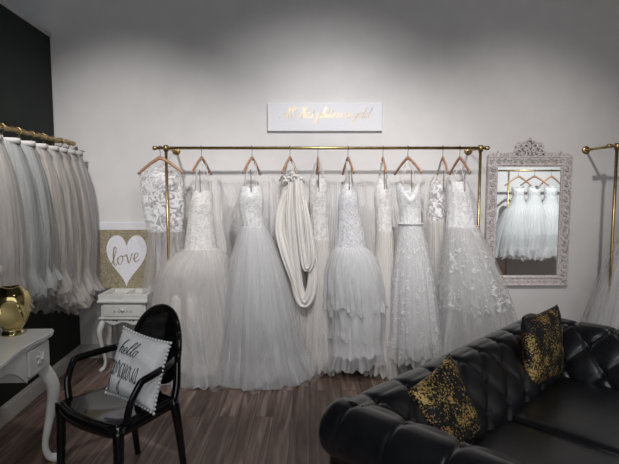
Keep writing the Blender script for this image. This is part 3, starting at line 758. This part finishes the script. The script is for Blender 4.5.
# small white bow/ball beside tray
t = thing('white_ornament', 'small white rounded ornament at the right back corner of the display tray', 'ornament', (onY(148, 297, -.12).x+.02, -.08, TZ))
bm = BM()
for dx, rr in ((-.012, .014), (.012, .016)):
    r = bmesh.ops.create_icosphere(bm, subdivisions=2, radius=rr)
    for v in r['verts']: v.co += Vector((dx, 0, rr+.04))
box(bm, (-.02, -.012, 0), (.02, .012, .042)); obj('ball', bm, M['white'], t)
# love sign on the tray's rear edge, leaning on wall
a = onY(97.5, 230, -.05); b = onY(153.5, 292, -.05)
SB = TZ+h; ST = a.z; lean = .05
t = thing('love_sign', 'square gold glitter sign with a white heart reading love, leaning on the wall', 'sign', ((a.x+b.x)/2+.008, -.07, SB))
HWs = (b.x-a.x)/2*1.05; HH = ST-SB
def sg3(x, y, dd): return Vector((x, lean*(y/HH)-.0-dd, y))
obj('board', prism(BM(), [(-HWs, 0), (HWs, 0), (HWs, HH), (-HWs, HH)], lambda x, y, dd: sg3(x, y, dd-.02), .02), M['glitter'], t, smooth=False)
# heart outline
sx_ = (onY(145.5, 255, -.06).x-onY(105, 255, -.06).x)/2; ztop = onY(125, 235.5, -.06).z-SB; zbot = onY(125, 289, -.06).z-SB
if zbot < .01: zbot = .012
hp = []
for i in range(60):
    q = 2*PI*i/60; x = 16*sin(q)**3; y = 13*cos(q)-5*cos(2*q)-2*cos(3*q)-cos(4*q)
    y = y if y > 0 else y*1.0
    hp.append((x/16*sx_, (y+17)/29*(ztop-zbot)+zbot))
hcx = onY(125, 255, -.06).x-(a.x+b.x)/2
obj('heart', prism(BM(), [(x+hcx, y) for x, y in hp], lambda x, y, dd: sg3(x, y, dd), .003), M['heart'], t, smooth=False)
q0 = onY(111, 266, -.06); lx = q0.x-(a.x+b.x)/2; lz = q0.z-SB
s_ = (onY(143, 255, -.06).x-q0.x)/(width('love')+.5)
ca = cos(.17); sa = sin(.17)
bm = BM(); write(bm, 'love', lambda x, y, dd: sg3(lx+x*ca-y*sa, lz+x*sa+y*ca, .003+dd), s_, .15, .13, d=.002)
o = obj('lettering', bm, M['glitter'], t, smooth=False); o['label'] = 'gold script word love'
t = thing('blank_canvas', 'white canvas edge showing above the gold love sign', 'canvas', ((a.x+b.x)/2, -.0, TZ))
pz = onY(125, 222.5, -.01).z
obj('panel', box(BM(), (-HWs+.005, -.018, 0.0), (HWs-.02, -.001, pz-TZ)), M['canvas'], t, smooth=False, bevel=.003)

# ------------------------------------------------------------------ white vanity desk (serpentine)
DZ = .775
dc = onZ(47, 331, DZ)
dx1 = dc.x+.055; dy1 = dc.y+.04
DW = .50; DL = 1.25
t = thing('vanity_desk', 'white carved vanity desk with curved legs, along the dark left wall', 'desk', (dx1-DW/2, dy1-DL/2, 0), ang*.6)
def outline(off, n=40):
    pts = []
    for i in range(n+1):
        f = i/n; y = DL/2-f*DL
        x = DW/2 + .0 - .030*(1-cos(2*PI*2*f))*.5 + .018*sin(PI*f)
        if f < .05: x -= .03*(1-f/.05)**2
        if f > .95: x -= .03*((f-.95)/.05)**2
        pts.append((x+off, y+(off if f < .5 else -off)*(1 if f in (0, 1) else 0)))
    pts += [(-DW/2, -DL/2-off), (-DW/2, DL/2+off)]
    return pts
bm = BM(); rings = []
for off, z in ((-.022, DZ-.034), (-.006, DZ-.03), (.002, DZ-.022), (-.004, DZ-.015), (.006, DZ-.008), (0.003, DZ-.001), (-.01, DZ)):
    rings.append([bm.verts.new((x, y, z)) for x, y in outline(off)])
for A_, B_ in zip(rings, rings[1:]):
    n = len(A_)
    for k in range(n): bm.faces.new((A_[k], A_[(k+1) % n], B_[(k+1) % n], B_[k]))
bm.faces.new(rings[-1]); bm.faces.new(rings[0][::-1])
obj('desk_top', bm, M['white'], t, smooth=False)
# front carcass: drawers left and right of an arched knee opening; faces +X
fx = DW/2-.028
def front(y): return fx
y_top = DL/2-.03
for k, (ya, yb) in enumerate(((y_top, y_top-.25), (-y_top+.25, -y_top))):
    obj('carcass', box(BM(), (-DW/2+.01, yb, DZ-.205), (fx-.01, ya, DZ-.03)), M['white'], t, smooth=False, bevel=.004)
    dr = obj('drawer', box(BM(), (fx-.012, yb+.02, DZ-.185), (fx+.006, ya-.02, DZ-.05)), M['white'], t, smooth=False, bevel=.004)
    bm = BM(); yc = (ya+yb)/2
    for i in range(6):
        q = PI/3*i; tube(bm, [(fx+.010, yc+(.004+.036*j/6)*cos(q+j*.12), DZ-.118+(.004+.036*j/6)*sin(q+j*.12)) for j in range(7)], [.004, .006, .007, .007, .006, .005, .003], 6)
    r = bmesh.ops.create_uvsphere(bm, u_segments=10, v_segments=8, radius=.012)
    for v in r['verts']: v.co += Vector((fx+.014, yc, DZ-.118))
    obj('carved_knob', bm, M['white'], dr)
bm = BM(); ya, yb = y_top-.25, -y_top+.25; ar = []
for i in range(25):
    f = i/24; y = ya+(yb-ya)*f; e = abs(2*f-1); ar.append((y, DZ-.09-.115*max(0, (e-.45)/.55)**1.6))
prism(bm, [(yb, DZ-.03), (ya, DZ-.03)]+ar, lambda x, y, dd: Vector((fx-.012-dd, x, y)), -.014)
obj('knee_arch', bm, M['white'], t, smooth=False)
bm = BM(); box(bm, (-DW/2+.012, y_top-.012, DZ-.205), (fx-.012, y_top+.004, DZ-.035)); obj('end_panel', bm, M['white'], t, smooth=False, bevel=.003)
for sx in (-1, 1):
    for sy in (-1, 1):
        o = obj('leg', cabriole(BM(), DZ-.19, sx*1.5, sy*1.0, 1.15), M['white'], t); o.data.transform(Matrix.Translation((sx*(DW/2-.085), sy*(DL/2-.035), 0)))
# gold shell-like vase
vp = onZ(13, 334, DZ)
t = thing('gold_vase', 'polished gold folded vase standing on the white vanity desk', 'vase', (vp.x, vp.y, DZ))
vr = smooth_rows([(0, .052), (.012, .055), (.03, .047), (.07, .082), (.12, .106), (.17, .104), (.215, .088), (.24, .066), (.255, .050), (.262, .040)], 4)
def vf(u, v):
    z = .262*v; r = interp(vr, z)[0]; q = 2*PI*u
    g = math.exp(-((v-.5)/.32)**2)
    dd = .30*g*abs(sin(2.5*q+2.0*v+.5))**.35 - .05*g*cos(3*q)
    r2 = r*(1-dd*.9)
    lip = .004*(max(0, v-.85)/.15)*sin(2*q+.6)
    return Vector((r2*cos(q)*1.02, r2*sin(q)*.9, z+lip))
bm = BM(); grid(bm, vf, 72, 48, closeu=True)
o = obj('body', bm, M['vase'], t, solid=.004)
obj('foot', lathe(BM(), [(0, 0), (.055, 0), (.057, .006), (.05, .014), (0, .016)], 30), M['vase'], t)
# pale carved ornament at edge
wp = onZ(-4, 336, DZ)
t = thing('carved_finial', 'pale carved finial ornament on the vanity desk, just inside the left edge', 'ornament', (wp.x-.06, wp.y+.12, DZ))
bm = BM(); lathe(bm, [(0, 0), (.05, 0), (.05, .01), (.015, .03), (.012, .22), (.02, .26), (.012, .28), (.034, .31), (.04, .335), (.03, .36), (.01, .375), (0, .385)], 20)
obj('stem', bm, M['shabby'], t)

# ------------------------------------------------------------------ black oval-back armchair
CT = thing('armchair', 'glossy black oval-back armchair holding the white pompom cushion', 'chair', (-.985, -1.985, 0), math.radians(-34))
mt = M['acryl']; wF, wB, dp, SZ = .245, .195, .19, .455
def seatf(u, v):
    y = -dp+2*dp*v; w = wF+(wB-wF)*v; x = (2*u-1)*w
    y2 = y-.035*(1-(2*u-1)**2)*(1-v)
    return Vector((x, y2, SZ-.016*(1-(2*u-1)**2)*(1-(2*v-1)**2)))
bm = BM(); grid(bm, seatf, 24, 20)
obj('seat', bm, mt, CT, solid=.022)
bm = BM()
P = [(-wF, -dp), ] 
rim = [Vector((seatf(u/12, 0).x, seatf(u/12, 0).y, SZ-.022)) for u in range(13)] + [Vector((seatf(1, v/8).x, seatf(1, v/8).y, SZ-.022)) for v in range(1, 9)] + [Vector((seatf(1-u/8, 1).x, seatf(1-u/8, 1).y, SZ-.022)) for u in range(1, 9)] + [Vector((seatf(0, 1-v/8).x, seatf(0, 1-v/8).y, SZ-.022)) for v in range(1, 9)]
tube(bm, rim, [(.014, .028)]*len(rim), 8, sq=.6)
obj('seat_rail', bm, mt, CT)
for sx in (-1, 1):
    o = obj('leg', tube(BM(), spline([(sx*wF, -dp+.005, SZ-.0), (sx*wF, -dp, SZ-.2), (sx*(wF+.004), -dp-.012, .0)], 5), [.025-.0008*i for i in range(11)], 10, sq=.7), mt, CT)
    o = obj('leg', tube(BM(), spline([(sx*wB, dp-.01, SZ), (sx*(wB+.005), dp+.02, SZ-.2), (sx*(wB+.008), dp+.05, .0)], 5), [.024-.0009*i for i in range(11)], 10, sq=.7), mt, CT)
    arm = spline([(sx*wF*.98, -dp+.05, SZ), (sx*(wF+.02), -dp+.06, SZ+.10), (sx*(wF+.035), -dp+.10, SZ+.180), (sx*(wF+.034), -dp+.125, SZ+.196), (sx*(wF+.025), -.0, SZ+.202), (sx*(wF-.01), dp-.06, SZ+.212), (sx*(wB-.02), dp+.015, SZ+.225)], 6)
    obj('armrest', tube(BM(), arm, [(.013, .019)]*len(arm), 10, sq=.5), mt, CT)
# back: oval shield tilted back, joined by two uprights
bz, bh, bw, tl = SZ+.275, .205, .185, .14
def backp(x, zz, y=0): return Vector((x, dp+.012+tl*zz*.9+y-.03*(1-(x/bw)**2)*0+.04*(1-(x/bw)**2), SZ+zz))
bm = BM()
def bf(u, v):
    q = 2*PI*u; r = v; x = bw*r*cos(q); z = .238+bh*r*sin(q)
    return backp(x, z)
grid(bm, bf, 48, 10, closeu=True)
bmesh.ops.remove_doubles(bm, verts=bm.verts, dist=.0005)
BK = obj('backrest', bm, mt, CT, solid=.012)
fr = [backp(bw*cos(2*PI*i/48), .238+bh*sin(2*PI*i/48)) for i in range(49)]
obj('back_frame', tube(BM(), fr, [(.017, .014)]*49, 10, sq=.4), mt, CT)
for sx in (-1, 1):
    obj('back_post', tube(BM(), spline([(sx*wB, dp-.005, SZ-.01), (sx*(wB-.005), dp+.02, SZ+.07), backp(sx*bw*.93, .20)], 5), .018, 10, sq=.6), mt, CT)

# ------------------------------------------------------------------ cushions
def cushion(name, label, m, c, e1, e2, th, group=None, cat='cushion', dip=0):
    """c centre, e1/e2 half edge vectors"""
    c = Vector(c); e1 = Vector(e1); e2 = Vector(e2); n = e1.cross(e2).normalized()
    t = thing(name, label, cat, c - Vector((0, 0, abs(e1.z)+abs(e2.z))), 0, group); base = Vector(t.location)
    def surf(a, b, side, off=0):
        pinch = 1-.07*(1-a*a)*abs(b)**2; pinch2 = 1-.07*(1-b*b)*abs(a)**2
        hh = th*((1-a**4)*(1-b**4))**.55
        wr = .0035*sin(9*a+4*b)*(1-abs(a))+.003*sin(11*b-3*a)
        return c-base + e1*a*pinch2 + e2*b*pinch + n*side*(hh+off+wr*(hh/th if th else 0))
    bm = BM()
    for side in (-1, 1): grid(bm, lambda u, v: surf(2*u-1, 2*v-1, side), 34, 34)
    bmesh.ops.remove_doubles(bm, verts=bm.verts, dist=.0006)
    bmesh.ops.recalc_face_normals(bm, faces=bm.faces)
    obj('cover', bm, m, t)
    return t, surf, base
# pompom cushion on the chair
c = onZ(139, 368, .665); c = Vector((-.86, -2.055, 0)); 
def corners(TL, TR, BR, BL):
    P4 = [CAM + ray(x, y)*t for x, y, t in (TL, TR, BR, BL)]
    cc = sum(P4, Vector())/4; a1 = (P4[1]+P4[2]-P4[0]-P4[3])/4; a2 = (P4[2]+P4[3]-P4[0]-P4[1])/4
    return cc, a1, a2
c, E1, E2 = corners((124, 327, 2.64), (170, 345, 2.48), (153, 411, 2.37), (107, 393, 2.53))
pc, surf, base = cushion('throw_cushion', 'white cushion with pompom edge and dark script lettering, on the black armchair', M['pillow'], c, E1, E2, .062)
bm = BM()
K = 17
for e in range(4):
    for i in range(K):
        f = 2*i/K-1
        a, b = ((f, -1), (1, f), (-f, 1), (-1, -f))[e]
        p = surf(a*1.02, b*1.02, 0) if False else (c-base + E1*a*(1-.07*(1-b*b)*a*a)*1.03 + E2*b*(1-.07*(1-a*a)*b*b)*1.03)
        r = bmesh.ops.create_icosphere(bm, subdivisions=1, radius=.0085)
        for v in r['verts']: v.co += p
obj('pompom_trim', bm, M['pillow'], pc)
side = 1
nn = E1.cross(E2)
if nn.dot(CAM-c) < 0: side = -1
bm = BM()
def pl(x, y, dd): return surf(max(-.97, min(.97, x)), max(-.97, min(.97, -y)), side, .001+dd)
write(bm, 'hello', lambda x, y, dd: pl(-.66+x, .28+y, dd), .21, .5, .09, sy=1.1)
write(bm, 'gorgeous', lambda x, y, dd: pl(-.82+x, -.42+y, dd), .165, .12, .08, sy=2.7)
o = obj('lettering', bm, M['ink'], pc, smooth=False); o['label'] = 'dark handwritten lettering'

# ------------------------------------------------------------------ black tufted sofa
SO = Vector((.165, -2.645, 0)); SA = math.radians(45)
SL, SD = 1.89, .86
sofa = thing('tufted_sofa', 'black leather button-tufted sofa with rolled arms in the foreground', 'sofa', SO, SA)
# local: +X along the back, -Y towards the seat front, ridge of back at y=0
prof = [(.235, .40), (.205, .50), (.165, .58), (.118, .65), (.085, .70)]     # inner face (distance towards the seat, height)
RC, RR = (.0, .628), .112
def profile(s):
    pts = list(prof[:3])
    a0 = math.radians(38); a1 = math.radians(245)
    for i in range(13):
        q = a0+(a1-a0)*i/12; pts.append((RC[0]+RR*cos(q), RC[1]+RR*sin(q)))
    pts.append((-.055, .45)); pts.append((-.055, .30)); pts.append((-.055, .10))
    return pts
PP = profile(0); PS = [Vector((0, p[0], p[1])) for p in PP]
plen = [0]
for a, b in zip(PS, PS[1:]): plen.append(plen[-1]+(b-a).length)
TOT = plen[-1]
def pat(s):
    s = s*TOT
    for i in range(len(PS)-1):
        if s <= plen[i+1] or i == len(PS)-2:
            f = (s-plen[i])/(plen[i+1]-plen[i]); p = PS[i].lerp(PS[i+1], f); tg = (PS[i+1]-PS[i]).normalized(); return p, Vector((0, tg.z, -tg.y))
def pnorm(s):
    a = pat(max(0, s-.02))[0]; b = pat(min(1, s+.02))[0]; tg = (b-a).normalized(); return Vector((0, tg.z, -tg.y))
DS, DT = .215, .14       # tuft lattice
TTOP = .40
def tuft(x, s, lo=.02, hi=.43):
    tt = s*TOT
    if tt > .80: return 0, 0
    if tt <= TTOP:
        k = (tt+.02)/DT
        a = x/DS + k*.5; b = x/DS - k*.5
        fa = abs((a+.5) % 1-.5); fb = abs((b+.5) % 1-.5)
        crease = -.005*(math.exp(-(fa/.06)**2)+math.exp(-(fb/.06)**2))
        puff = .013*(abs(sin(PI*a)*sin(PI*b)))**.6
        but = -.013*math.exp(-((fa*fa+fb*fb)/.012))
        return crease+puff+but, 0
    f = abs((x/DS) % 1-.5); w = max(0, 1-(tt-TTOP)/.40); near = math.exp(-((tt-TTOP)/.05)**2)
    return (-.006*math.exp(-(f/.035)**2)+.006*(abs(cos(PI*x/DS)))**.5*(1-.6*near)-.010*near*math.exp(-(f/.10)**2))*w, 0
def roll(length, capA, capB, nx=200, ns=90):
    """sweep along X from 0..length with rounded ends"""
    bm = BM()
    er = .05
    def f(u, v):
        x = u*length; p, _ = pat(v); n = pnorm(v); d_, _ = tuft(x, v)
        e = min(x, length-x); k = 1
        if (x < er and capA) or (x > length-er and capB):
            k = math.sqrt(max(0, 1-((er-e)/er)**2)); 
        q = p + n*d_*k
        cc = Vector((0, .03, .60)); 
        if k < 1:
            ins = (1-k)*.05; q = q - n*ins
        return Vector((x, -q.y, q.z))
    V = grid(bm, f, nx, ns)
    for row in (V[0], V[-1]):
        try: bm.faces.new(row)
        except Exception: pass
    bmesh.ops.recalc_face_normals(bm, faces=bm.faces)
    return bm
def buttons(bm, length):
    for ti in (1, 2, 3):
        tt = ti*DT-.02
        for xi in range(0, 40):
            x = xi*DS*.5
            if (xi+ti) % 2 or x < .05 or x > length-.05: continue
            v = tt/TOT; p, _ = pat(v); n = pnorm(v); q = p - n*.014
            r = bmesh.ops.create_uvsphere(bm, u_segments=8, v_segments=6, radius=.009)
            for w in r['verts']: w.co += Vector((x, -q.y, q.z))
    return bm
bk = obj('backrest', roll(SL+.0, 0, 0), M['leather'], sofa)
obj('button', buttons(BM(), SL), M['button'], bk)['kind'] = 'stuff'
for nm, mirror in (('near', 0), ('far', 1)):
    bm = roll(SD+.10, 1, 1, 130, 90); bb = buttons(BM(), SD+.10)
    if mirror == 0:   # inner face must look to +X: sweep runs along -Y from y=+.1
        Mx = Matrix(((0, -1, 0, 0), (-1, 0, 0, .10), (0, 0, 1, 0), (0, 0, 0, 1)))
    else:
        Mx = Matrix(((0, 1, 0, SL), (-1, 0, 0, .10), (0, 0, 1, 0), (0, 0, 0, 1)))
    for z in (bm, bb):
        bmesh.ops.transform(z, matrix=Mx, verts=z.verts); bmesh.ops.recalc_face_normals(z, faces=z.faces)
    a_ = obj('armrest', bm, M['leather'], sofa); obj('button', bb, M['button'], a_)['kind'] = 'stuff'
obj('base', box(BM(), (-.04, -SD+.02, .07), (SL+.04, .05, .33)), M['leather'], sofa, smooth=False, bevel=.02)
for x in (.02, SL-.02):
    for y in (-SD+.06, .0):
        obj('foot', lathe(BM(), [(0, 0), (.025, 0), (.04, .03), (.042, .06), (.03, .08), (0, .08)], 16, Matrix.Translation((x, y, 0))), M['ink'], sofa)
def cush(x0, x1, y0, y1, z0, z1):
    bm = BM()
    def f(u, v, top):
        a = 2*u-1; b = 2*v-1; ed = ((1-abs(a)**10)*(1-abs(b)**10))**.5
        z = (z1-.03+.03*ed+.012*(1-a*a)*(1-b*b)) if top else z0
        return Vector((x0+(x1-x0)*u, y0+(y1-y0)*v, z))
    A_ = grid(bm, lambda u, v: f(u, v, 1), 40, 40); B_ = grid(bm, lambda u, v: f(u, v, 0), 40, 40)
    e = lambda G_: [G_[i][0] for i in range(40)]+[G_[39][j] for j in range(1, 40)]+[G_[i][39] for i in range(38, -1, -1)]+[G_[0][j] for j in range(38, 0, -1)]
    a, b = e(A_), e(B_); n = len(a)
    for i in range(n): bm.faces.new((a[i], a[(i+1) % n], b[(i+1) % n], b[i]))
    bmesh.ops.recalc_face_normals(bm, faces=bm.faces); return bm
xm = .925
for (xa, xb) in ((.165, xm-.003), (xm+.003, SL-.165)):
    s1 = obj('seat_cushion', cush(xa, xb, -SD-.02, -.15, .31, .455), M['leather'], sofa)
    pp = [(xa+.01, -.2, .43), (xa+.01, -SD-.016, .43), (xb-.006, -SD-.016, .43), (xb-.006, -.2, .43)]
    obj('piping', tube(BM(), pp, .005, 8), M['leather'], s1)

GP = 'black cushions flecked with gold'
def px3(px, py, Y): return onY(px, py, Y)
mpx = 2.17/490
c1, e1, e2 = corners((407, 393, 2.02), (449, 351, 2.2), (484, 434, 2.12), (442, 474, 1.95))
cushion('throw_cushion', 'black cushion with gold flecks leaning near the front arm of the tufted sofa', M['fleck'], c1, e1, e2, .055, GP)
c2, e1, e2 = corners((523, 317, 2.66), (557, 304, 2.93), (562, 373, 2.92), (526, 393, 2.64))
cushion('throw_cushion', 'black cushion with gold flecks in the far corner of the tufted sofa', M['fleck'], c2, e1, e2, .055, GP)

# ------------------------------------------------------------------ lights
def spot(loc, aim, e, size, blend, r=.03, col=(1, .97, .94)):
    l = bpy.data.lights.new('spot', 'SPOT'); l.energy = e; l.spot_size = math.radians(size); l.spot_blend = blend; l.shadow_soft_size = r; l.color = col
    o = bpy.data.objects.new('spot_or_fill', l); C.objects.link(o); o.location = loc
    o.rotation_euler = (Vector(aim)-Vector(loc)).to_track_quat('-Z', 'Y').to_euler(); return o
spot((.17, -2.5, 3.2), (.12, 0, 1.44), 168, 73, 1.0, .04, (1, .98, .97))
spot((.30, -1.7, 3.2), (.25, 0, 1.22), 62, 78, 1.0, .04, (1, .98, .97))
spot((-1.55, -2.4, 3.2), (-1.60, 0, 1.35), 165, 66, 1.0, .05, (1, .97, .95))
spot((1.75, -2.5, 3.2), (1.75, 0, 1.25), 140, 68, 1.0, .05, (1, .95, .91))  # warmer, dimmer fill added for the right side
spot((-.6, -3.0, 3.3), (-1.35, -1.9, .6), 60, 60, 1.0, .05, (1, .97, .94))  # added fill to brighten the desk and chair, no known fixture
spot((-.8, -2.7, 3.2), (-2.05, -.7, 1.3), 55, 46, 1.0, .05, (1, .97, .94))  # extra lamp added to lift the tulle skirts on the left rail
spot((.1, -4.9, 3.4), (.75, -2.5, .5), 85, 75, 1.0, .12, (.90, .95, 1))
spot((3.1, -1.0, 3.3), (3.15, -2.6, 1.0), 420, 75, 1, .05, (.97, 1, 1))  # unseen lamp added to brighten the gowns reflected in the mirror
l = bpy.data.lights.new('shopfront', 'AREA'); l.shape = 'RECTANGLE'; l.size = 5.2; l.size_y = 2.4; l.energy = 55; l.color = (.95, .97, 1)
o = bpy.data.objects.new('shopfront_daylight', l); C.objects.link(o); o.location = (.5, -7.15, 1.65); o.rotation_euler = (PI/2, 0, 0)
w = bpy.data.worlds.new('w'); bpy.context.scene.world = w; w.use_nodes = True
w.node_tree.nodes['Background'].inputs[0].default_value = (.5, .55, .6, 1); w.node_tree.nodes['Background'].inputs[1].default_value = .3
sc = bpy.context.scene
sc.view_settings.view_transform = 'Standard'; sc.view_settings.look = 'None'; sc.view_settings.exposure = 0; sc.view_settings.gamma = 1
sc.view_settings.use_curve_mapping = False
sc.cycles.transparent_max_bounces = 32; sc.cycles.max_bounces = 8
